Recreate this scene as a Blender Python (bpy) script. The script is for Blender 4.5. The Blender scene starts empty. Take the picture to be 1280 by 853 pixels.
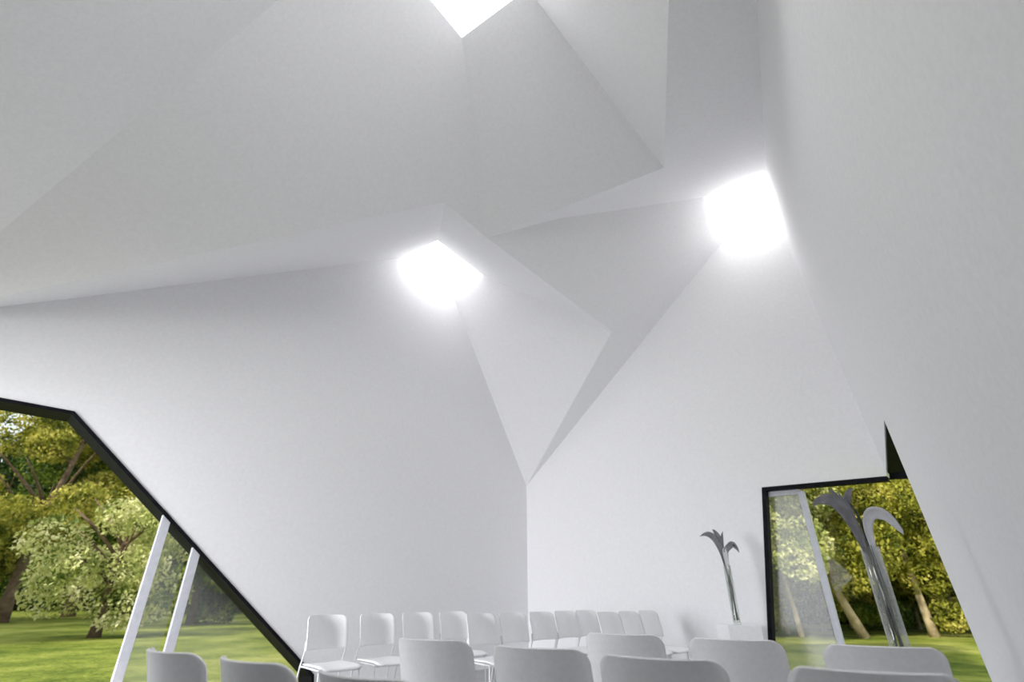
import bpy, bmesh, math, random
import numpy as np
from mathutils import Vector, Matrix

S = bpy.context.scene
COL = S.collection
PI = math.pi
random.seed(5)

# ------------------------------------------------------------------ camera
F_PX, TILT, EYE = 613.8, math.radians(27.3), 0.98
cd = bpy.data.cameras.new('camera'); cam = bpy.data.objects.new('camera', cd); COL.objects.link(cam)
cd.sensor_width = 36; cd.lens = F_PX / 1280 * 36; cd.clip_start = .05; cd.clip_end = 500
cam.location = (0, 0, EYE); cam.rotation_euler = (PI/2 + TILT, 0, 0)
S.camera = cam
cd.dof.use_dof = True; cd.dof.focus_distance = 3.2; cd.dof.aperture_fstop = 1.4

# ------------------------------------------------------------------ materials
def newmat(name):
    m = bpy.data.materials.new(name); m.use_nodes = True
    nt = m.node_tree; b = nt.nodes['Principled BSDF']
    return m, nt, b

def noisy(name, c1, c2, scale, rough=.8, bump=0, bscale=None, detail=4, metallic=0, spec=.3, dist=.01, lo=.3, hi=.7):
    m, nt, b = newmat(name)
    tc = nt.nodes.new('ShaderNodeTexCoord')
    n = nt.nodes.new('ShaderNodeTexNoise'); n.inputs['Scale'].default_value = scale; n.inputs['Detail'].default_value = detail
    nt.links.new(tc.outputs['Object'], n.inputs['Vector'])
    r = nt.nodes.new('ShaderNodeValToRGB')
    r.color_ramp.elements[0].position = lo; r.color_ramp.elements[1].position = hi
    r.color_ramp.elements[0].color = (*c1, 1); r.color_ramp.elements[1].color = (*c2, 1)
    nt.links.new(n.outputs['Fac'], r.inputs['Fac']); nt.links.new(r.outputs['Color'], b.inputs['Base Color'])
    b.inputs['Roughness'].default_value = rough; b.inputs['Metallic'].default_value = metallic
    b.inputs['Specular IOR Level'].default_value = spec
    if bump:
        n2 = nt.nodes.new('ShaderNodeTexNoise'); n2.inputs['Scale'].default_value = bscale or scale
        nt.links.new(tc.outputs['Object'], n2.inputs['Vector'])
        bp = nt.nodes.new('ShaderNodeBump'); bp.inputs['Strength'].default_value = bump; bp.inputs['Distance'].default_value = dist
        nt.links.new(n2.outputs['Fac'], bp.inputs['Height']); nt.links.new(bp.outputs['Normal'], b.inputs['Normal'])
    return m

M = {}
M['plaster'] = noisy('white_stippled_plaster', (.79, .788, .81), (.91, .908, .93), 24, .95, 0, None, 8, spec=.05)
for _n in M['plaster'].node_tree.nodes:
    if _n.type == 'TEX_NOISE': _n.inputs['Roughness'].default_value = .95
M['floor'] = noisy('dark_grey_screed', (.34, .34, .35), (.39, .39, .40), 6, .6, .1, 40)
M['black'] = noisy('black_metal', (.006, .006, .008), (.012, .012, .016), 20, .6, spec=.06)
M['post'] = noisy('white_painted_steel', (.50, .51, .56), (.56, .57, .62), 25, .45)
M['chair'] = noisy('white_chair_shell', (.87, .87, .89), (.92, .92, .94), 60, .4)
M['tube'] = noisy('white_tube', (.8, .8, .82), (.85, .85, .87), 60, .3)
M['block'] = noisy('white_lacquer', (.82, .82, .84), (.87, .87, .89), 30, .4)
M['petal'] = noisy('grey_petal', (.16, .16, .175), (.27, .27, .29), 14, .35)
M['petal_pale'] = noisy('pale_grey_petal', (.55, .55, .58), (.7, .7, .73), 14, .35)
M['stem'] = noisy('dark_stem', (.03, .035, .03), (.09, .10, .08), 30, .4)
M['bark'] = noisy('brown_bark', (.09, .055, .035), (.22, .15, .10), 5, .9, .6, 12, dist=.03)
M['bark_pale'] = noisy('pale_bark', (.36, .26, .16), (.58, .46, .30), 5, .9, .5, 12, dist=.03)

def leafmat(name, c1, c2, c3):
    m, nt, b = newmat(name)
    tc = nt.nodes.new('ShaderNodeTexCoord')
    n = nt.nodes.new('ShaderNodeTexNoise'); n.inputs['Scale'].default_value = 1.5; n.inputs['Detail'].default_value = 6
    nt.links.new(tc.outputs['Object'], n.inputs['Vector'])
    r = nt.nodes.new('ShaderNodeValToRGB'); e = r.color_ramp.elements
    e[0].position = .36; e[0].color = (*c1, 1); e[1].position = .64; e[1].color = (*c3, 1)
    k = e.new(.5); k.color = (*c2, 1)
    nt.links.new(n.outputs['Fac'], r.inputs['Fac']); nt.links.new(r.outputs['Color'], b.inputs['Base Color'])
    b.inputs['Roughness'].default_value = .6; b.inputs['Specular IOR Level'].default_value = .2
    tr = nt.nodes.new('ShaderNodeBsdfTranslucent'); mx = nt.nodes.new('ShaderNodeMixShader'); mx.inputs[0].default_value = .35
    nt.links.new(r.outputs['Color'], tr.inputs['Color'])
    nt.links.new(b.outputs[0], mx.inputs[1]); nt.links.new(tr.outputs[0], mx.inputs[2])
    nt.links.new(mx.outputs[0], nt.nodes['Material Output'].inputs['Surface'])
    return m
M['leaf_mid'] = leafmat('green_leaves', (.014, .034, .004), (.08, .14, .014), (.30, .35, .05))
M['leaf_dark'] = leafmat('dark_green_leaves', (.012, .026, .006), (.03, .055, .01), (.08, .12, .02))
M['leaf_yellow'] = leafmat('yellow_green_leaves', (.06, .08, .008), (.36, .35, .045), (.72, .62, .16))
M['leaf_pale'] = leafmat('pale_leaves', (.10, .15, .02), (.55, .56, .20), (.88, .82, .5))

m, nt, b = newmat('lawn_grass')
tc = nt.nodes.new('ShaderNodeTexCoord'); n1 = nt.nodes.new('ShaderNodeTexNoise'); n1.inputs['Scale'].default_value = .35; n1.inputs['Detail'].default_value = 8
n1.inputs['Roughness'].default_value = .7
nt.links.new(tc.outputs['Object'], n1.inputs['Vector'])
r = nt.nodes.new('ShaderNodeValToRGB'); e = r.color_ramp.elements
e[0].position = .35; e[0].color = (.05, .085, .008, 1); e[1].position = .62; e[1].color = (.36, .36, .09, 1); k = e.new(.5); k.color = (.20, .23, .035, 1)
nt.links.new(n1.outputs['Fac'], r.inputs['Fac']); nt.links.new(r.outputs['Color'], b.inputs['Base Color'])
n2 = nt.nodes.new('ShaderNodeTexNoise'); n2.inputs['Scale'].default_value = 9; nt.links.new(tc.outputs['Object'], n2.inputs['Vector'])
bp = nt.nodes.new('ShaderNodeBump'); bp.inputs['Strength'].default_value = .8; bp.inputs['Distance'].default_value = .08
nt.links.new(n2.outputs['Fac'], bp.inputs['Height']); nt.links.new(bp.outputs['Normal'], b.inputs['Normal'])
b.inputs['Roughness'].default_value = .9; b.inputs['Specular IOR Level'].default_value = .1
M['lawn'] = m

def panemat(name, gloss, tint=(.97, .985, .97), rough=.02):
    m, nt, b = newmat(name)
    nt.nodes.remove(b)
    t = nt.nodes.new('ShaderNodeBsdfTransparent'); t.inputs['Color'].default_value = (*tint, 1)
    g = nt.nodes.new('ShaderNodeBsdfGlossy'); g.inputs['Roughness'].default_value = rough
    x = nt.nodes.new('ShaderNodeMixShader'); x.inputs[0].default_value = gloss
    nt.links.new(t.outputs[0], x.inputs[1]); nt.links.new(g.outputs[0], x.inputs[2])
    nt.links.new(x.outputs[0], nt.nodes['Material Output'].inputs['Surface'])
    return m
M['pane'] = panemat('clear_pane', .003)
M['pane_hazy'] = panemat('reflecting_pane', .15, rough=.5)

def glassmat(name):
    m, nt, b = newmat(name)
    nt.nodes.remove(b)
    t = nt.nodes.new('ShaderNodeBsdfTransparent'); t.inputs['Color'].default_value = (.93, .95, .93, 1)
    g = nt.nodes.new('ShaderNodeBsdfGlossy'); g.inputs['Roughness'].default_value = .03
    lw_ = nt.nodes.new('ShaderNodeLayerWeight'); lw_.inputs['Blend'].default_value = .35
    f = nt.nodes.new('ShaderNodeMath'); f.operation = 'MULTIPLY_ADD'; f.inputs[1].default_value = .55; f.inputs[2].default_value = .04
    nt.links.new(lw_.outputs['Facing'], f.inputs[0])
    x = nt.nodes.new('ShaderNodeMixShader')
    nt.links.new(f.outputs[0], x.inputs[0]); nt.links.new(t.outputs[0], x.inputs[1]); nt.links.new(g.outputs[0], x.inputs[2])
    nt.links.new(x.outputs[0], nt.nodes['Material Output'].inputs['Surface'])
    return m
M['glass'] = glassmat('vase_glass')

def skypane(name, col, st):
    m, nt, b = newmat(name)
    b.inputs['Base Color'].default_value = (.9, .9, .9, 1)
    b.inputs['Emission Color'].default_value = (*col, 1); b.inputs['Emission Strength'].default_value = st
    return m
SKY_A, SKY_B, SKY_C, FILL_D = 4.0, 3.3, 4.0, 3.0
M['skyA'] = skypane('daylit_frosted_glass_a', (1, 1, 1), SKY_A)
M['skyB'] = skypane('daylit_frosted_glass_b', (1, 1, 1), SKY_B)
M['fillD'] = skypane('added_fill_panel_d', (1, 1, 1), FILL_D)  # glowing panel added overhead, out of view, to fill the room with light
M['skyC'] = skypane('daylit_frosted_glass_c', (1, .985, .965), SKY_C)

# ------------------------------------------------------------------ helpers
def link(name, me, mat, parent=None, smooth=False):
    o = bpy.data.objects.new(name, me); COL.objects.link(o)
    if mat: me.materials.append(mat)
    if parent: o.parent = parent
    if smooth:
        for p in me.polygons: p.use_smooth = True
    return o
def pyobj(name, V, Fc, mat, parent=None, smooth=False):
    me = bpy.data.meshes.new(name); me.from_pydata([tuple(v) for v in V], [], Fc); me.update()
    return link(name, me, mat, parent, smooth)
def bmobj(name, bm, mat, parent=None, smooth=False):
    me = bpy.data.meshes.new(name); bm.normal_update(); bm.to_mesh(me); bm.free()
    return link(name, me, mat, parent, smooth)
def struct(o): o['kind'] = 'structure'; return o
def tag(o, label, cat, group=None, kind=None):
    o['label'] = label; o['category'] = cat
    if group: o['group'] = group
    if kind: o['kind'] = kind
    return o
def empty(name, loc=(0, 0, 0), rz=0):
    o = bpy.data.objects.new(name, None); COL.objects.link(o); o.empty_display_size = .1
    o.location = loc; o.rotation_euler = (0, 0, rz); return o
def tube_bm(bm, pts, rads, n=8, cap=True):
    pts = [Vector(p) for p in pts]; rings = []
    if not hasattr(rads, '__len__'): rads = [rads]*len(pts)
    for i, p in enumerate(pts):
        d = (pts[min(i+1, len(pts)-1)] - pts[max(i-1, 0)]).normalized()
        up = Vector((0, 0, 1)) if abs(d.z) < .9 else Vector((1, 0, 0))
        a = d.cross(up).normalized(); c = d.cross(a)
        rings.append([bm.verts.new(p + rads[i]*(math.cos(2*PI*j/n)*a + math.sin(2*PI*j/n)*c)) for j in range(n)])
    for r1, r2 in zip(rings, rings[1:]):
        for j in range(n): bm.faces.new((r1[j], r1[(j+1) % n], r2[(j+1) % n], r2[j]))
    if cap: bm.faces.new(rings[0][::-1]); bm.faces.new(rings[-1])
def tube(name, pts, rads, mat, parent, n=8):
    bm = bmesh.new(); tube_bm(bm, pts, rads, n); return bmobj(name, bm, mat, parent, True)
def prism(name, poly, vec, mat, parent=None):
    """closed slab: 3-D polygon and the same polygon moved by vec"""
    n = len(poly); vec = Vector(vec)
    V = [Vector(p) for p in poly] + [Vector(p)+vec for p in poly]
    Fc = [tuple(range(n)), tuple(range(2*n-1, n-1, -1))] + [(i, i+n, (i+1) % n+n, (i+1) % n) for i in range(n)]
    o = pyobj(name, V, Fc, mat, parent)
    bm = bmesh.new(); bm.from_mesh(o.data); bmesh.ops.recalc_face_normals(bm, faces=bm.faces); bm.to_mesh(o.data); bm.free()
    return o

# ------------------------------------------------------------------ the folded room (metres)
P = {
 'b': (-1.954, 7.096, 6.320), 'c': (-1.176, 7.874, 6.170), 'd': (.267, 9.317, 2.762), 's': (3.364, 6.186, 5.980),
 'u': (3.927, 5.623, 5.821), 'v': (4.106, 5.444, 2.175), 'a': (-4.760, 4.290, 3.651), 'a2': (-5.351, 3.699, 3.112),
 'k': (-1.266, 6.641, 6.330), 'm': (-.544, 7.463, 6.197), 'r': (2.876, 5.550, 6.265), 't': (3.538, 5.010, 6.210),
 'g': (1.636, 7.070, 4.799), 'h': (-.356, 5.404, 5.389), 'e': (-.855, 4.743, 5.416), 'q': (.677, 5.362, 5.697),
 'p': (1.913, 4.492, 5.752), 'X1': (1.881, 2.150, 5.040), 'X2': (1.150, 2.052, 4.854), 'A1': (-.548, 3.231, 6.363),
 'A2': (.154, 2.779, 6.426), 'A0': (-1.309, 2.230, 6.389), 'A3': (-.607, 1.778, 6.452),
 'N': (.55, -.15, 4.15), 'M': (-2.6, -1.2, 4.0), 'Q': (-5.6, .9, 3.0), 'w': (3.415, 4.338, 2.405), 'w2': (3.752, 4.633, .371),
}
P = {k: Vector(v) for k, v in P.items()}
_n = (P['p']-P['A1']).cross(P['h']-P['A1']); _e = Vector((0, 0, EYE))
P['A2'] = _e + (P['A2']-_e) * ((P['A1']-_e).dot(_n)/(P['A2']-_e).dot(_n)); P['A3'] = P['A0'] + P['A2'] - P['A1']
P['E'] = Vector((.66, -.42, 3.9)); P['F'] = Vector((-4.6, -1.7, 3.2)); P['G'] = Vector((-6.15, 2.9, 3.0))
_k = [P[x] for x in ('A0', 'A3', 'N', 'M')]; _kc = sum(_k, Vector())/4
for _i in range(4): P['K%d' % _i] = _kc + (_k[_i]-_kc)*.62
def floorpt(a, b2):      # extend the line a-b2 down to z=0
    a, b2 = P[a] if isinstance(a, str) else a, P[b2] if isinstance(b2, str) else b2
    return a + (b2-a) * (a.z/(a.z-b2.z))
D0 = Vector((P['d'].x, P['d'].y, 0))
RN = (P['u']-P['t']).cross(P['X1']-P['t']).normalized()      # right wall plane
def rw(y, z): x = P['t'].x - (RN.y*(y-P['t'].y)+RN.z*(z-P['t'].z))/RN.x; return Vector((x, y, z))
W0 = floorpt('w', 'w2'); W0.z = 0
V0 = Vector((4.28, 5.27, 0))
E0 = rw(-.42, 0); E1 = rw(-.42, 3.9); P['E'] = E1

M['dark_wall'] = noisy('light_absorbing_dark', (.05, .05, .055), (.08, .08, .085), 20, .9)  # dark finish invented for the unseen walls, dims the near corners
def shell(name, faces, th=.12, mat='plaster'):
    """faces: lists of point names / vectors, wound so that the room is on the front; thickened outwards"""
    bm = bmesh.new(); vm = {}
    def vv(q):
        co = P[q] if isinstance(q, str) else q
        key = tuple(round(t, 4) for t in co)
        if key not in vm: vm[key] = bm.verts.new(co)
        return vm[key]
    cen = Vector((-.5, 4.2, 1.6))
    for fc in faces:
        f = bm.faces.new([vv(q) for q in fc]); f.normal_update()
        if (cen - f.calc_center_median()).dot(f.normal) < 0: f.normal_flip()
    o = struct(bmobj(name, bm, M[mat]))
    so = o.modifiers.new('thickness', 'SOLIDIFY'); so.thickness = th; so.offset = -1; so.use_even_offset = False
    return o

# left wall with its slanting opening
LO = [Vector((-2.26, 6.79, 0)), Vector((-2.28, 6.77, .16)), Vector((-4.37, 4.68, 2.60)), Vector((-5.15, 3.90, 2.60)), Vector((-5.75, 3.30, 1.6)), Vector((-5.75, 3.30, 0))]
G0 = Vector((-6.15, 2.9, 0))
shell('wall_left', [
    [D0, 'd', 'c', 'b', LO[2], LO[1], LO[0]],
    ['b', 'a', 'a2', LO[3], LO[2]],
    ['a2', 'G', G0, LO[5], LO[4], LO[3]]])
# back wall, right of the corner
HL = Vector((3.17, 6.38, 2.18)); HR = Vector((4.10, 5.45, 2.125)); JB = Vector((2.885, 6.665, 0))
shell('wall_back', [[D0, 'd', 's', 'u', 'v', HR, HL, JB]])
# right wall
shell('wall_right', [['t', 'u', 'v', 'w'], ['t', 'w', 'w2', W0, E0, E1, 'N', 'X1']])
F0_ = Vector((-4.6, -1.7, 0))
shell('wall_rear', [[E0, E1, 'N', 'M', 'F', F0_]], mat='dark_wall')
S0_, S1_, S2_, S3_ = [F0_.lerp(G0, t)+Vector((0, 0, z)) for t, z in ((.45, 0), (.45, 2.85), (.95, 2.85), (.95, 0))]  # opening invented in the unseen side wall to let fill light in
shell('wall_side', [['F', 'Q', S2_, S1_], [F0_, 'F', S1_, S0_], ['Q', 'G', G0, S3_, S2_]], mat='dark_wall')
shell('ceiling', [
    ['b', 'k', 'e', 'a'], ['k', 'e', 'h'], ['k', 'h', 'g', 'm'], ['m', 'g', 'd', 'c'],
    ['g', 'd', 's'], ['g', 's', 'r'], ['g', 'r', 'q'], ['g', 'q', 'h'],
    ['q', 'p', 'r'], ['p', 't', 'r'], ['p', 'X2', 'X1'], ['p', 'X1', 't'],
    ['A1', 'A2', 'p', 'h'], ['p', 'q', 'h'],
    ['A1', 'h', 'e', 'a2', 'A0'], ['e', 'a', 'a2'],
    ['A2', 'p', 'X2'], ['A2', 'X2', 'N', 'A3'], ['X2', 'X1', 'N'],
    ['a2', 'A0', 'M'], ['a2', 'M', 'Q'], ['A0', 'A3', 'K1', 'K0'], ['A3', 'N', 'K2', 'K1'], ['N', 'M', 'K3', 'K2'], ['M', 'A0', 'K0', 'K3'], ['M', 'F', 'Q'], ['a2', 'Q', 'G']], .12)
# roof windows, flush with the folds; the last is an added, unseen fill panel
for i, (q, mt) in enumerate((('A0 A1 A2 A3', 'skyA'), ('b k m c', 'skyB'), ('r t u s', 'skyC'), ('K0 K1 K2 K3', 'fillD'))):
    pts = [P[x] for x in q.split()]; cen = sum(pts, Vector())/4
    poly = [cen + (x-cen)*1.0 + Vector((0, 0, .012)) for x in pts]
    struct(prism('window_%d' % (i+3), poly, (0, 0, .03), M[mt]))
# floor slab
fl = [D0+Vector((0, .1, 0)), V0+Vector((.1, 0, 0)), E0+Vector((.1, -.1, 0)), Vector((-4.7, -1.8, 0)), G0+Vector((-.1, 0, 0))]
struct(prism('floor', fl, (0, 0, -.15), M['floor']))
gr = pyobj('lawn', [(-90, -60, -.06), (90, -60, -.06), (90, 120, -.06), (-90, 120, -.06)], [(0, 1, 2, 3)], M['lawn'])
struct(gr); gr.name = 'ground'

# ------------------------------------------------------------------ black window frames
def ring(name, poly, out, depth, face, parent, mat, closed=False, lip=.012):
    """black lining of an opening: follows poly (open line), depth along out, lip towards the opening"""
    bm = bmesh.new(); n = len(poly); cen = sum(poly, Vector())/n
    nrm = Vector(out).normalized(); rows = []
    for i, p in enumerate(poly):
        d1 = (poly[i]-poly[i-1]).normalized() if i > 0 else (poly[1]-poly[0]).normalized()
        d2 = (poly[i+1]-poly[i]).normalized() if i < n-1 else d1
        s1, s2 = d1.cross(nrm), d2.cross(nrm)
        if s1.dot(cen-p) < 0: s1, s2 = -s1, -s2
        s = (s1+s2).normalized(); s = s/max(.4, s.dot(s1))
        rows.append([bm.verts.new(p - nrm*.01 + s*t + nrm*q) for t, q in ((-.004, 0), (face, 0), (face, depth), (-.004, depth))])
    for a, c in zip(rows, rows[1:]):
        for j in range(4): bm.faces.new((a[j], a[(j+1) % 4], c[(j+1) % 4], c[j]))
    bm.faces.new(rows[0]); bm.faces.new(rows[-1][::-1])
    bmesh.ops.recalc_face_normals(bm, faces=bm.faces)
    return bmobj(name, bm, mat, parent)
OUT_L = Vector((-1, 1, 0)).normalized(); OUT_B = Vector((1, 1, 0)).normalized()
wl = struct(empty('window_1', (-4.2, 4.85, 0)))
wr = struct(empty('window_2', (3.5, 6.05, 0)))
def under(o, par):
    o.parent = par; o.matrix_parent_inverse = Matrix.Translation(-par.location); return o
under(ring('window_frame', LO, OUT_L, .34, .03, None, M['black']), wl)
def lw(t, z, out=0): # point on the left wall plane, t = x
    return Vector((t, t+9.05, z)) + OUT_L*out
def topz(x):
    if x < -4.37: return 2.6
    return 2.6 + (x+4.37)*(.16-2.6)/(-2.28+4.37)
def lpane(x0, x1, mt):
    out = .30
    poly = [lw(x0, 0, out), lw(x1, 0, out), lw(x1, max(.02, topz(x1)), out)]
    if x0 < -4.37 < x1: poly.append(lw(-4.37, 2.6, out))
    poly.append(lw(x0, topz(x0) if x0 > -5.15 else 2.6, out))
    under(prism('pane', poly, OUT_L*.012, M[mt]), wl)
# ------------------------------------------------------------------ posts: 0.075 m square steel, on the wall line
def un_lw(x, y):
    v = Vector(((x-640)/F_PX, math.cos(TILT)+(y-426.5)/F_PX*math.sin(TILT), math.sin(TILT)-(y-426.5)/F_PX*math.cos(TILT)))
    n = Vector((1, -1, 0)); t = (D0-Vector((0, 0, EYE))).dot(n)/v.dot(n); return Vector((0, 0, EYE))+v*t
def un_z(x, y, z):
    v = Vector(((x-640)/F_PX, math.cos(TILT)+(y-426.5)/F_PX*math.sin(TILT), math.sin(TILT)-(y-426.5)/F_PX*math.cos(TILT)))
    return Vector((0, 0, EYE))+v*((z-EYE)/v.z)
def post(c, w, dpt, u, nrm, z0f, name, label, group=None, cat='post'):
    u = u.normalized()*w/2; nn = nrm.normalized()*dpt/2
    V = []; 
    for zz in (0, 1):
        for a, c2 in ((-1, -1), (1, -1), (1, 1), (-1, 1)):
            p = c + u*a + nn*c2; V.append(Vector((p.x, p.y, 0 if zz == 0 else z0f(p))))
    o = prism('tmp', V[:4], (0, 0, 1), M['post'])
    for i in range(4): o.data.vertices[i].co = V[i]; o.data.vertices[i+4].co = V[i+4]
    bv = o.modifiers.new('bevel', 'BEVEL'); bv.width = .004; bv.segments = 2
    o.name = name; return tag(o, label, cat, group)
UL = Vector((1, 1, 0)).normalized(); UB = Vector((1, -1, 0)).normalized()
x1 = un_lw(209, 648).x; x2 = un_lw(246, 688).x
for xx, lab in ((x1, 'white square steel post in the left window, the taller one nearer the camera'),
                (x2, 'white square steel post in the left window, the shorter one nearer the room corner')):
    c = lw(xx, 0, .03); c.z = 0
    post(c, .085, .06, UL, OUT_L, lambda p: max(.1, topz(p.x-.03)-.015), 'window_post', lab)
lpane(-5.74, x1-.01, 'pane'); lpane(x1+.01, x2-.01, 'pane_hazy'); lpane(x2+.01, -2.30, 'pane_hazy')

OUT_R = -RN if RN.x < 0 else RN.copy()
under(prism('window_frame', [P['v'] + Vector((.0, -.012, -.012)), P['w'] + Vector((.006, 0, -.02)), P['w'] + Vector((.006, 0, -.02)) + OUT_R*.14, P['v'] + Vector((0, -.012, -.012)) + OUT_R*.14], Vector((.004, -.004, -.010)), M['black']), wr)
# right-hand window: lining, black gusset above, post, glass
under(ring('window_frame', [JB, HL, HR], OUT_B, .10, .045, None, M['black']), wr)
def bw(x, z, out=0): return Vector((x, D0.x+D0.y-x, z)) + OUT_B*out
under(prism('header_panel', [bw(3.95, 2.14, .13), bw(4.75, 2.05, .13), bw(4.75, 3.2, .13), bw(3.95, 3.2, .13)], OUT_B*.06, M['black']), wr)
under(prism('top_rail', [bw(3.20, 2.075, .04), bw(3.47, 2.06, .04), bw(3.47, 2.12, .04), bw(3.20, 2.135, .04)], OUT_B*.04, M['post']), wr)
PR = Vector((3.475, D0.x+D0.y-3.475, 0)) + OUT_B*.06
post(PR, .07, .05, UB, OUT_B, lambda p: 2.10, 'window_post', 'white steel post standing in the right window beside the black jamb')
under(prism('pane', [bw(2.90, 0, .12), bw(3.43, 0, .12), bw(3.43, 2.1, .12), bw(3.19, 2.12, .12)], OUT_B*.01, M['pane_hazy']), wr)
under(prism('pane', [bw(3.5, 0, .12), bw(4.75, 0, .12), bw(4.75, 2.1, .12), bw(3.5, 2.12, .12)], OUT_B*.01, M['pane']), wr)

# ------------------------------------------------------------------ chairs
def panel_bm(pfun, nu, nv, w, h, cr, th, corners='top'):
    """rounded panel: pfun(u, v) -> point; u across [-w/2, w/2], v [0, h]"""
    bm = bmesh.new(); g = []
    for j in range(nv+1):
        v = h*j/nv if corners == 'all' else h*(1-(1-j/nv)**1.9)
        row = []
        def half(v):
            hw = w/2
            for lo, on in ((h-v, True), (v, corners == 'all')):
                if on and lo < cr: hw = min(hw, w/2 - cr + math.sqrt(max(0, cr*cr-(cr-lo)**2)))
            return hw
        hw = half(v)
        for i in range(nu+1):
            row.append(bm.verts.new(pfun(-hw + 2*hw*i/nu, v)))
        g.append(row)
    for j in range(nv):
        for i in range(nu): bm.faces.new((g[j][i], g[j][i+1], g[j+1][i+1], g[j+1][i]))
    bm.normal_update()
    bmesh.ops.solidify(bm, geom=bm.faces[:], thickness=th)
    bmesh.ops.recalc_face_normals(bm, faces=bm.faces)
    return bm
SEAT_Z, TOP_Z, CW = .43, .80, .41
def backp(u, v):      # v from the lower edge; leans back, bowed backwards (convex to the rear)
    z = .525 + v
    y = -.185 - .02 - (z-.43)*.20 - .018*((z-.62)/.2)**2 + .085*abs(2*u/CW)**2.2
    return Vector((u, y, z))
def seatp(u, v):
    y = -.20 + v
    dz = -.045*max(0, (v-.30)/.12)**2*.5 if v > .30 else 0
    return Vector((u, y, SEAT_Z + dz - .010*(1-(2*u/CW)**2)))
def make_chair():
    root = empty('stacking_chair')
    nv = 14
    bmobj('backrest', panel_bm(backp, 18, 24, CW, TOP_Z-.525, .05, .010), M['chair'], root, True)
    bmobj('seat', panel_bm(seatp, 10, 12, .40, .42, .04, .012, 'all'), M['chair'], root, True)
    for s in (-1, 1):
        lowb = backp(s*(CW/2-.006), 0)
        tube('leg', [(s*.205, -.29, .002), (s*.200, -.21, SEAT_Z-.03), lowb + Vector((0, -.012, 0)), backp(s*(CW/2-.008), .07)+Vector((0, -.012, 0))], .0075, M['tube'], root)
    for s in (-1, 1):
        tube('leg', [(s*.200, .17, .002), (s*.190, .145, SEAT_Z-.045)], .0075, M['tube'], root)
    for s in (-1, 1):
        tube('seat_rail', [(s*.19, .155, SEAT_Z-.035), (s*.195, -.20, SEAT_Z-.025)], .007, M['tube'], root)
    tube('cross_bar', [(-.19, .145, SEAT_Z-.045), (.19, .145, SEAT_Z-.045)], .007, M['tube'], root)
    tube('cross_bar', [(-.198, -.205, SEAT_Z-.03), (.198, -.205, SEAT_Z-.03)], .007, M['tube'], root)
    return root
def copy_tree(o, parent=None):
    c = o.copy(); COL.objects.link(c); c.parent = parent
    for ch in [x for x in bpy.data.objects if x.parent == o]: copy_tree(ch, c)
    return c
proto = make_chair(); used = [False]
kids = list(proto.children)
def chair(x, y, face, label, group):
    if not used[0]: o = proto; used[0] = True
    else:
        o = proto.copy(); COL.objects.link(o)
        for ch in kids:
            c = ch.copy(); COL.objects.link(c); c.parent = o
    # the middle of the top edge goes to (x, y)
    top = backp(CW*.47, TOP_Z-.525); rz = face - PI/2
    off = Matrix.Rotation(rz, 3, 'Z') @ Vector((0, top.y, 0))
    o.location = (x-off.x, y-off.y, 0); o.rotation_euler = (0, 0, rz)
    tag(o, label, 'chair', group)
# near rows, seen from behind, facing away to the right
near = [
 (540, 799.5, 'near', 'white shell chair seen from behind, leftmost of the middle near row'),
 (671, 809.5, 'near', 'white chair seen from behind, second from left in the middle near row'),
 (822, 822, 'near', 'white chair seen from behind, third in the middle near row, overlapping one behind it'),
 (1085, 838, 'near', 'white chair seen from behind, lowest at bottom right, only its top edge showing'),
 (777, 793, 'far', 'white chair seen from behind, leftmost of the further right row, half hidden by another'),
 (916, 799.5, 'far', 'grey shaded shell chair seen from behind, just left of the black window jamb'),
 (1100, 808, 'far', 'grey shaded shell chair seen from behind, in front of the window and the tall vase'),
 (219, 813.5, 'left', 'white shell chair seen from behind, leftmost of all, in front of the two window posts'),
 (318, 825, 'left', 'white shell chair seen from behind, in front of the lawn, second from the left edge'),
 (455, 843, 'left', 'white chair seen from behind at lower left, only a sliver of its top showing')]
grp = {'near': 'chairs of the middle near row', 'far': 'chairs of the further right row', 'left': 'chairs of the near left row'}
for px, py, g, lab in near:
    p = un_z(px, py, TOP_Z)
    chair(p.x, p.y, math.radians(53 if g == 'left' else 62), lab, grp[g])
# far rows, seen from the front, facing the camera's right
A = math.radians(-45)
far = [('wall', 7.17, [410, 471.5, 521.5, 565.5]), ('middle', 6.10, [600, 639, 675, 705, 731]), ('front', 5.24, [758, 784, 808])]
words = {'wall': ['white chair facing us along the left wall, right beside the black window frame',
                  'white chair facing us along the left wall, second from the black window frame',
                  'white chair facing us along the left wall, third from the window frame',
                  'white chair facing us, fourth along the left wall, behind a brighter chair'],
         'middle': ['bright white chair facing us, left end of middle far row, above a gap',
                    'white chair facing us below the vertical room corner, second in middle far row',
                    'white chair facing us, third in the middle far row, just right of the room corner',
                    'white chair facing us, fourth in the middle far row, right of the room corner',
                    'dimmer white chair facing us, right end of the middle far row'],
         'front': ['bright white chair facing us, leftmost of the three bright ones at the far right',
                   'bright white chair facing us, middle of the three bright ones at the far right',
                   'bright white chair facing us, rightmost of the three bright ones']}
for nm, off, xs in far:
    for px, lab in zip(xs, words[nm]):
        k = (px-640)/F_PX; c, s = math.cos(TILT), math.sin(TILT)
        # X = k*(c*Z + s*(TOP_Z-EYE)),  Z = X + off
        X = k*(c*off + s*(TOP_Z-EYE))/(1-k*c); chair(X, X+off, A, lab, {'wall': 'chairs of the row along the left wall', 'middle': 'chairs of the middle far row', 'front': 'three bright chairs at the far right'}[nm])

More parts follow.
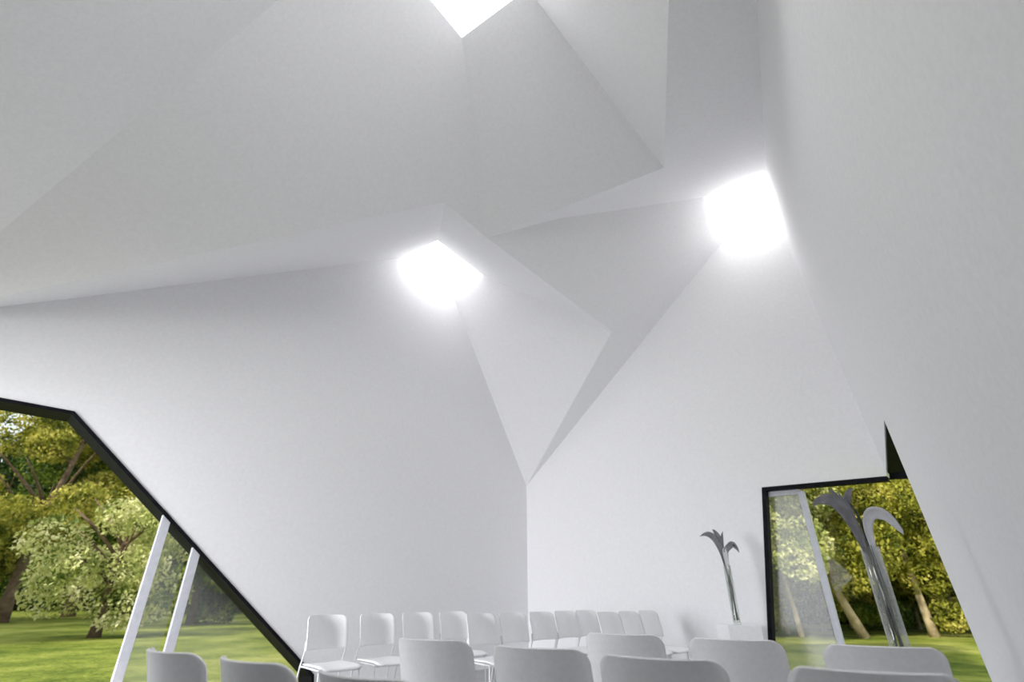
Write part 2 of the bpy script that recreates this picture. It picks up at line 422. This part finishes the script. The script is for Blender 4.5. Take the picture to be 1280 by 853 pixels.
# ------------------------------------------------------------------ pedestals, vases, flowers
def pedestal(x, y, h, w, label):
    bm = bmesh.new(); bmesh.ops.create_cube(bm, size=1)
    for v in bm.verts: v.co = Vector((v.co.x*w, v.co.y*w, (v.co.z+.5)*h))
    bmesh.ops.bevel(bm, geom=bm.edges[:], offset=.006, segments=2, affect='EDGES')
    o = bmobj('pedestal', bm, M['block']); o.location = (x, y, 0); o.rotation_euler = (0, 0, 0)
    return tag(o, label, 'pedestal', 'white flower pedestals')
def vase(x, y, z, r, h, label):
    bm = bmesh.new(); prof = [(.001, 0), (r*.97, 0), (r, .01), (r, h), (r-.004, h), (r-.004, .02), (.001, .018)]
    n = 28; rings = [[bm.verts.new((rr*math.cos(2*PI*j/n), rr*math.sin(2*PI*j/n), zz)) for j in range(n)] for rr, zz in prof]
    for a, c in zip(rings, rings[1:]):
        for j in range(n): bm.faces.new((a[j], a[(j+1) % n], c[(j+1) % n], c[j]))
    bmesh.ops.remove_doubles(bm, verts=bm.verts, dist=.0015); bmesh.ops.recalc_face_normals(bm, faces=bm.faces)
    o = bmobj('glass_vase', bm, M['glass'], None, True); o.location = (x, y, z)
    return tag(o, label, 'vase', 'tall cylindrical glass vases')
def blade(name, pts, wid, mat, parent, fold=.35, face=Vector((0, -1, 0))):
    """a leaf / petal ribbon with a V fold, thickened"""
    bm = bmesh.new(); N = 22; rows = []
    pts = [Vector(p) for p in pts]
    def cr(t):
        s = t*(len(pts)-1); i = min(int(s), len(pts)-2); u = s-i
        p0, p1, p2, p3 = pts[max(i-1, 0)], pts[i], pts[i+1], pts[min(i+2, len(pts)-1)]
        return .5*((2*p1)+(-p0+p2)*u+(2*p0-5*p1+4*p2-p3)*u*u+(-p0+3*p1-3*p2+p3)*u**3)
    for i in range(N+1):
        t = i/N; p = cr(t); d = (cr(min(1, t+.02))-cr(max(0, t-.02))).normalized()
        sd = d.cross(face); sd = sd.normalized() if sd.length > .05 else Vector((0, 0, 1))
        nn = sd.cross(d).normalized(); w = wid(t)*(1 if t < .6 else max(.04, (1-((t-.6)/.4)**1.6)))
        rows.append([bm.verts.new(p+sd*w*q+nn*fold*abs(q)*w) for q in (-1, -.5, 0, .5, 1)])
    for a, c in zip(rows, rows[1:]):
        for j in range(4): bm.faces.new((a[j], a[j+1], c[j+1], c[j]))
    bm.normal_update(); bmesh.ops.solidify(bm, geom=bm.faces[:], thickness=.0015)
    return bmobj(name, bm, mat, parent, True)
def flowers(x, y, z, h, k, style, label):
    root = empty('cut_flowers', (x, y, z)); wl_ = lambda a, b2: (lambda t: b2*(.18+.82*math.sin(PI*min(1, t*1.0))**.8) if t > .5 else a+(b2-a)*(t/.5)**1.5)
    lean = .0
    B = lambda *c: (c[0]*k, c[1]*k, h+c[2]*k)
    def stem(pp, mt='stem'): tube('stem', pp, .0075, M[mt], root, 6)
    r = .022
    stem([(-r, 0, .03), (-r*.6, .0, h*.5), (-.012, 0, h), B(-.02, 0, .05)])
    stem([(r, .005, .03), (0, .01, h*.5), (.012, 0, h), B(.02, 0, .05)])
    stem([(0, -.012, .03), (.012, -.01, h*.6), (.0, -.01, h), B(0, 0, .06)])
    w1 = lambda t: .012+.030*math.sin(PI*t)**1.2*(1 if t < .9 else 1)
    w2 = lambda t: .010+.036*math.sin(PI*t**.9) if t < .97 else .006
    thin = lambda t: .004+.017*math.sin(PI*t)
    if style == 'big':
        blade('leaf', [B(-.015, 0, -.10), B(-.05, 0, .08), B(-.10, -.01, .20), B(-.17, -.02, .275), B(-.26, -.03, .27), B(-.30, -.03, .235)], lambda t: (.012+.028*math.sin(PI*t)**.8)*k, M['petal'], root)
        blade('leaf', [B(-.012, .01, -.10), B(-.045, .01, .1), B(-.07, 0, .22), B(-.13, 0, .33), B(-.155, 0, .345)], lambda t: thin(t)*k, M['petal'], root)
        blade('leaf', [B(-.01, 0, -.10), B(-.04, .01, .1), B(-.06, .01, .24), B(-.02, .01, .33), B(.02, 0, .36)], lambda t: (.006+.022*math.sin(PI*t))*k, M['petal'], root)
        blade('leaf', [B(-.01, .02, -.05), B(-.03, .03, .12), B(-.06, .03, .27), B(-.075, .03, .35)], lambda t: (.004+.012*math.sin(PI*t))*k, M['petal'], root)
        blade('leaf', [B(0, .0, -.12), B(0, 0, .05), B(-.015, 0, .2), B(-.045, 0, .28)], lambda t: .008*k*math.sin(PI*(t*.9+.05))+.002, M['stem'], root)
        blade('petal', [B(.03, -.01, -.22), B(.015, -.01, 0), B(.02, -.01, .12), B(.06, -.015, .195), B(.14, -.02, .185), B(.21, -.02, .10), B(.225, -.02, .07)], lambda t: (.010+.028*math.sin(PI*t**1.3)**.9)*k, M['petal_pale'], root)
    else:
        blade('leaf', [B(-.012, 0, -.06), B(-.03, 0, .12), B(-.07, 0, .25), B(-.13, 0, .325), B(-.20, 0, .335), B(-.26, 0, .31)], lambda t: (.010+.026*math.sin(PI*t)**.8)*k, M['petal'], root)
        blade('leaf', [B(-.010, .01, -.06), B(-.02, .01, .13), B(-.03, 0, .27), B(-.075, 0, .37), B(-.10, 0, .385)], lambda t: (.006+.024*math.sin(PI*t))*k, M['petal'], root)
        blade('leaf', [B(0, .02, 0), B(.0, .02, .2), B(.015, .02, .32), B(.04, .02, .375)], lambda t: (.003+.012*math.sin(PI*t))*k, M['petal'], root)
        blade('petal', [B(.012, -.01, -.1), B(.01, -.01, .06), B(.015, -.01, .15), B(.06, -.01, .20), B(.11, -.01, .225), B(.155, -.01, .17), B(.17, -.01, .13)], lambda t: (.010+.024*math.sin(PI*t**1.2)**.9)*k, M['petal'], root)
        blade('petal', [B(.0, -.015, -.1), B(-.0, -.015, .05), B(.0, -.015, .16), B(.03, -.015, .19)], lambda t: (.010+.018*math.sin(PI*t))*k, M['petal_pale'], root)
    tag(root, label, 'flowers', 'grey cut flowers in tall vases')
PA = un_z(928, 782, .68); PB = un_z(1131, 828, .64)
pedestal(PA.x, PA.y+.12, .68, .36, 'white square pedestal by the back wall beside the black window jamb')
pedestal(PB.x, PB.y+.05, .64, .30, 'white square pedestal in front of the right window, behind the grey chairs')
vase(PA.x-.02, PA.y+.08, .68, .040, .60, 'slim glass cylinder vase on the white pedestal against the plain back wall')
vase(PB.x, PB.y, .64, .052, .60, 'tall glass cylinder vase in front of the right window, the nearer of two')
flowers(PA.x-.02, PA.y+.08, .695, .585, 1.0, 'small', 'grey arching flowers in the slim vase against the plain back wall')
flowers(PB.x, PB.y, .655, .585, 1.0, 'big', 'dark grey leaves and a pale curled petal rising from the vase before the window')

# ------------------------------------------------------------------ trees and shrubs outside
rng = np.random.default_rng(11)
def leaf_mesh(name, centres, radii, n, size, squash=.8, shell_=.55):
    """n leaves scattered over a set of ellipsoid clumps"""
    centres = np.array(centres, float); radii = np.array(radii, float)
    wgt = radii**2; wgt = wgt/wgt.sum()
    idx = rng.choice(len(centres), n, p=wgt)
    d = rng.normal(size=(n, 3)); d /= np.linalg.norm(d, axis=1)[:, None]
    rr = (shell_ + (1-shell_)*rng.random(n)**.6)
    pos = centres[idx] + d*rr[:, None]*radii[idx][:, None]*np.array([1, 1, squash])
    a = rng.normal(size=(n, 3)); a = a*.8 + d*.6; a /= np.linalg.norm(a, axis=1)[:, None]
    b_ = np.cross(a, rng.normal(size=(n, 3))); b_ /= np.linalg.norm(b_, axis=1)[:, None]
    c_ = np.cross(a, b_)
    s = size*(.6+.8*rng.random(n))[:, None]
    q = np.stack([pos-b_*s, pos-c_*s*.55, pos+b_*s, pos+c_*s*.55], 1).reshape(-1, 3)
    me = bpy.data.meshes.new(name)
    me.vertices.add(4*n); me.vertices.foreach_set('co', q.ravel())
    me.loops.add(4*n); me.loops.foreach_set('vertex_index', np.arange(4*n, dtype=np.int32))
    me.polygons.add(n); me.polygons.foreach_set('loop_start', np.arange(0, 4*n, 4, dtype=np.int32))
    try: me.polygons.foreach_set('loop_total', np.full(n, 4, dtype=np.int32))
    except Exception: pass
    me.update(calc_edges=True); me.validate()
    return me
def trunk_bm(h, r, lean, nb, spread, seed):
    rd = random.Random(seed); bm = bmesh.new()
    pts = [Vector((lean[0]*t*h+.06*h*math.sin(3*t+seed)*t, lean[1]*t*h, h*t)) for t in [i/8 for i in range(9)]]
    tube_bm(bm, pts, [r*(1.35-.35*min(1, i/1.5))*(1-.08*i) for i in range(9)], 10)
    tips = [pts[-1]]
    for k in range(nb):
        i = rd.randint(3, 7); a = rd.uniform(0, 2*PI); L = spread*rd.uniform(.7, 1.1); p0 = pts[i]
        q = [p0 + Vector((math.cos(a)*L*t, math.sin(a)*L*t, L*(.75*t+.15*math.sin(2*t)))) for t in (0, .3, .65, 1)]
        tube_bm(bm, q, [r*.42, r*.33, r*.2, r*.08], 7); tips.append(q[-1])
    return bm, tips
def tree(kind, loc, h, r, crown_r, crown_z, nleaf, size, leaf, bark, label, lean=(0, 0), nb=6, seed=1, clumps=16, cat='tree', group=None, low=0):
    root = empty(kind, loc)
    bm, tips = trunk_bm(h, r, lean, nb, crown_r*.8, seed); bmobj('trunk', bm, M[bark], root, True)
    rd = random.Random(seed*7+1); cs, rs = [], []
    for i in range(clumps):
        a = rd.uniform(0, 2*PI); q = crown_r*math.sqrt(rd.random())*.8; zz = rd.uniform(-1, 1)
        cs.append((lean[0]*crown_z+q*math.cos(a), lean[1]*crown_z+q*math.sin(a), crown_z+zz*(h+crown_r*.5-crown_z)*.85*math.sqrt(max(.1, 1-(q/crown_r)**2)))); rs.append(crown_r*rd.uniform(.22, .42))
    for i in range(low):
        a = rd.uniform(0, 2*PI); q = crown_r*rd.uniform(.2, .9); cs.append((q*math.cos(a), q*math.sin(a), rd.uniform(.3, crown_z*.6))); rs.append(crown_r*rd.uniform(.2, .35))
    link('foliage', leaf_mesh('foliage', cs, rs, nleaf, size), M[leaf], root)
    return tag(root, label, cat, group)
def gnd(px, Z): # outdoor spot along picture column px at distance Z
    X = (px-640)/F_PX*(Z*math.cos(TILT)-EYE*math.sin(TILT)); return (X, Z, -.06)
OG = 'trees beyond the left window'; RG = 'trees beyond the right window'
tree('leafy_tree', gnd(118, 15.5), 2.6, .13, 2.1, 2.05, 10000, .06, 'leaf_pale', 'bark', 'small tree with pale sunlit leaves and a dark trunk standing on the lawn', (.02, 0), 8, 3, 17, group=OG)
tree('leafy_tree', gnd(238, 22), 3.4, .15, 2.4, 2.5, 17000, .08, 'leaf_mid', 'bark', 'green bushy tree behind the two window posts', (0, 0), 6, 4, 16, group=OG, low=6)
tree('leafy_tree', gnd(0, 23), 8.5, .22, 3.8, 6.0, 34000, .085, 'leaf_yellow', 'bark', 'tall yellow-green tree at the left edge of the left window', (0, 0), 8, 5, 24, group=OG, low=3)
tree('leafy_tree', gnd(85, 29), 11, .25, 4.8, 7.6, 42000, .10, 'leaf_mid', 'bark', 'tall green tree filling the top left of the left window', (0, 0), 8, 6, 32, group=OG, low=6)
tree('leafy_tree', gnd(160, 33), 10, .25, 5, 6.2, 40000, .10, 'leaf_mid', 'bark', 'tall green tree behind the small pale tree', (0, 0), 8, 7, 32, group=OG, low=8)
tree('leafy_tree', gnd(290, 36), 8, .3, 5.5, 4.5, 34000, .10, 'leaf_mid', 'bark', 'round green tree low behind the right end of the left window', (0, 0), 8, 8, 26, group=OG, low=7)
for i, (px, Z) in enumerate(((-60, 40), (10, 44), (90, 43), (170, 46), (250, 44), (330, 46), (400, 46))):
    tree('woodland_tree', gnd(px, Z), 12, .4, 6.5, 6.5, 16000, .2, 'leaf_dark', 'bark', 'dark woodland tree in the far tree line across the left lawn', seed=20+i, clumps=26, group='dark tree line across the left lawn', low=9)
for i, (x, y) in enumerate(((-27, 9), (-31, 14), (-23, 3.5))):
    tree('shade_tree', (x, y, -.06), 9, .35, 5, 7, 9000, .16, 'leaf_mid', 'bark', 'green tree left of the view whose shade falls across the lawn', seed=120+i, clumps=22, group='shade trees left of the view')
# right: a bank of light trunks and yellow-green leaves
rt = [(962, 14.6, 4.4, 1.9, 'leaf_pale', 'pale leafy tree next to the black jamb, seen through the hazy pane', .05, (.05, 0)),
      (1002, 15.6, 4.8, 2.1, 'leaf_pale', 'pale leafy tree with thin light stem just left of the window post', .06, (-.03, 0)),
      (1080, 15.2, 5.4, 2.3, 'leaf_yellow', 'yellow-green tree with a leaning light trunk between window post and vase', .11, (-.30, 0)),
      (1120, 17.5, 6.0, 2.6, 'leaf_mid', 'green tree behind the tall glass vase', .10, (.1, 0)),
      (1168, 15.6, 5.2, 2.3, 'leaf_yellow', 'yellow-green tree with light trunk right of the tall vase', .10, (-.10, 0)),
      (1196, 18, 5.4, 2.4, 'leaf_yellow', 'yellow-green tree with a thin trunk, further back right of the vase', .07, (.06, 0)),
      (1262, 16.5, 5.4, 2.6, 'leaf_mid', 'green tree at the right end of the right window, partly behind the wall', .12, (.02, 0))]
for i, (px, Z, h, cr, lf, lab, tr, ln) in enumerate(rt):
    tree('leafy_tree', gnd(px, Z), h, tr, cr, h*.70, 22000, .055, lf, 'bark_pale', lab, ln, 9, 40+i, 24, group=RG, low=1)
rs_ = [(985, 16.8, 'leaf_yellow', 'low yellow-green shrub at the foot of the thin stems'), (1030, 18, 'leaf_mid', 'low green shrub right of the window post'),
       (1065, 19.5, 'leaf_yellow', 'low yellowish shrub behind the leaning light trunk'),
       (1105, 20, 'leaf_mid', 'low green shrub behind the glass vase'), (1150, 19, 'leaf_yellow', 'low yellowish shrub between the vase and the right trunk'), (1225, 18, 'leaf_mid', 'low green shrub by the sloping right wall edge')]
for i, (px, Z, lf, lab) in enumerate(rs_):
    tree('shrub', gnd(px, Z), 1.6, .05, 1.6, 1.5, 12000, .05, lf, 'bark_pale', lab, nb=6, seed=60+i, clumps=11, cat='shrub', group='shrubs beyond the right window', low=4)
for i, (px, Z) in enumerate(((940, 24), (1010, 23), (1075, 25), (1140, 24), (1200, 25), (1270, 24), (1350, 24))):
    tree('woodland_tree', gnd(px, Z), 8, .16, 4.2, 4.2, 18000, .11, 'leaf_dark' if i % 2 == 0 else 'leaf_mid', 'bark_pale', 'dense woodland tree in the shady wood beyond the right window', seed=80+i, clumps=26, group='shady wood beyond the right window', low=9)

# ------------------------------------------------------------------ light: sky, sun
w = bpy.data.worlds.new('sky'); S.world = w; w.use_nodes = True
bg = w.node_tree.nodes['Background']; bg.inputs['Color'].default_value = (.86, .93, 1, 1); bg.inputs['Strength'].default_value = .95
sl = bpy.data.lights.new('sun', 'SUN'); sl.energy = 3.6; sl.angle = math.radians(2); sl.color = (1, .95, .82)
so = bpy.data.objects.new('sun', sl); COL.objects.link(so)
dirv = Vector((.62, .78, -.62)); so.rotation_euler = dirv.to_track_quat('-Z', 'Y').to_euler()
# daylight portals in the two glazed openings
def portal(loc, out, sx, sy):
    l = bpy.data.lights.new('portal', 'AREA'); l.shape = 'RECTANGLE'; l.size = sx; l.size_y = sy; l.cycles.is_portal = True
    o = bpy.data.objects.new('portal', l); COL.objects.link(o); o.location = loc; o.rotation_euler = (-Vector(out)).to_track_quat('-Z', 'Z').to_euler()
portal(lw(-4.0, 1.3, .45), OUT_L, 5.0, 2.8); portal(bw(3.9, 1.2, .3), OUT_B, 2.6, 2.5)

al = bpy.data.lights.new('side_fill', 'AREA'); al.shape = 'RECTANGLE'; al.size = 3.4; al.size_y = 2.8; al.energy = 0.01; al.color = (.97, .97, 1)
al2 = al.copy(); al2.energy = 104; al2.size_y = 2.2; al2.spread = math.radians(100); al2.size = 2.4; ao2 = bpy.data.objects.new('side_fill', al2); COL.objects.link(ao2); ao2.location = (-5.75, 1.85, 1.5)  # added fill lamp in the unseen side opening, standing in for daylight
ao2.rotation_euler = Vector((1, 1.25, -.45)).to_track_quat('-Z', 'Z').to_euler()
vs = S.view_settings; S.display_settings.display_device = 'sRGB'
vs.view_transform = 'Standard'; vs.look = 'None'; vs.gamma = 1; vs.use_curve_mapping = False; vs.exposure = .57
S.cycles.max_bounces = 10; S.cycles.diffuse_bounces = 7; S.cycles.transparent_max_bounces = 12
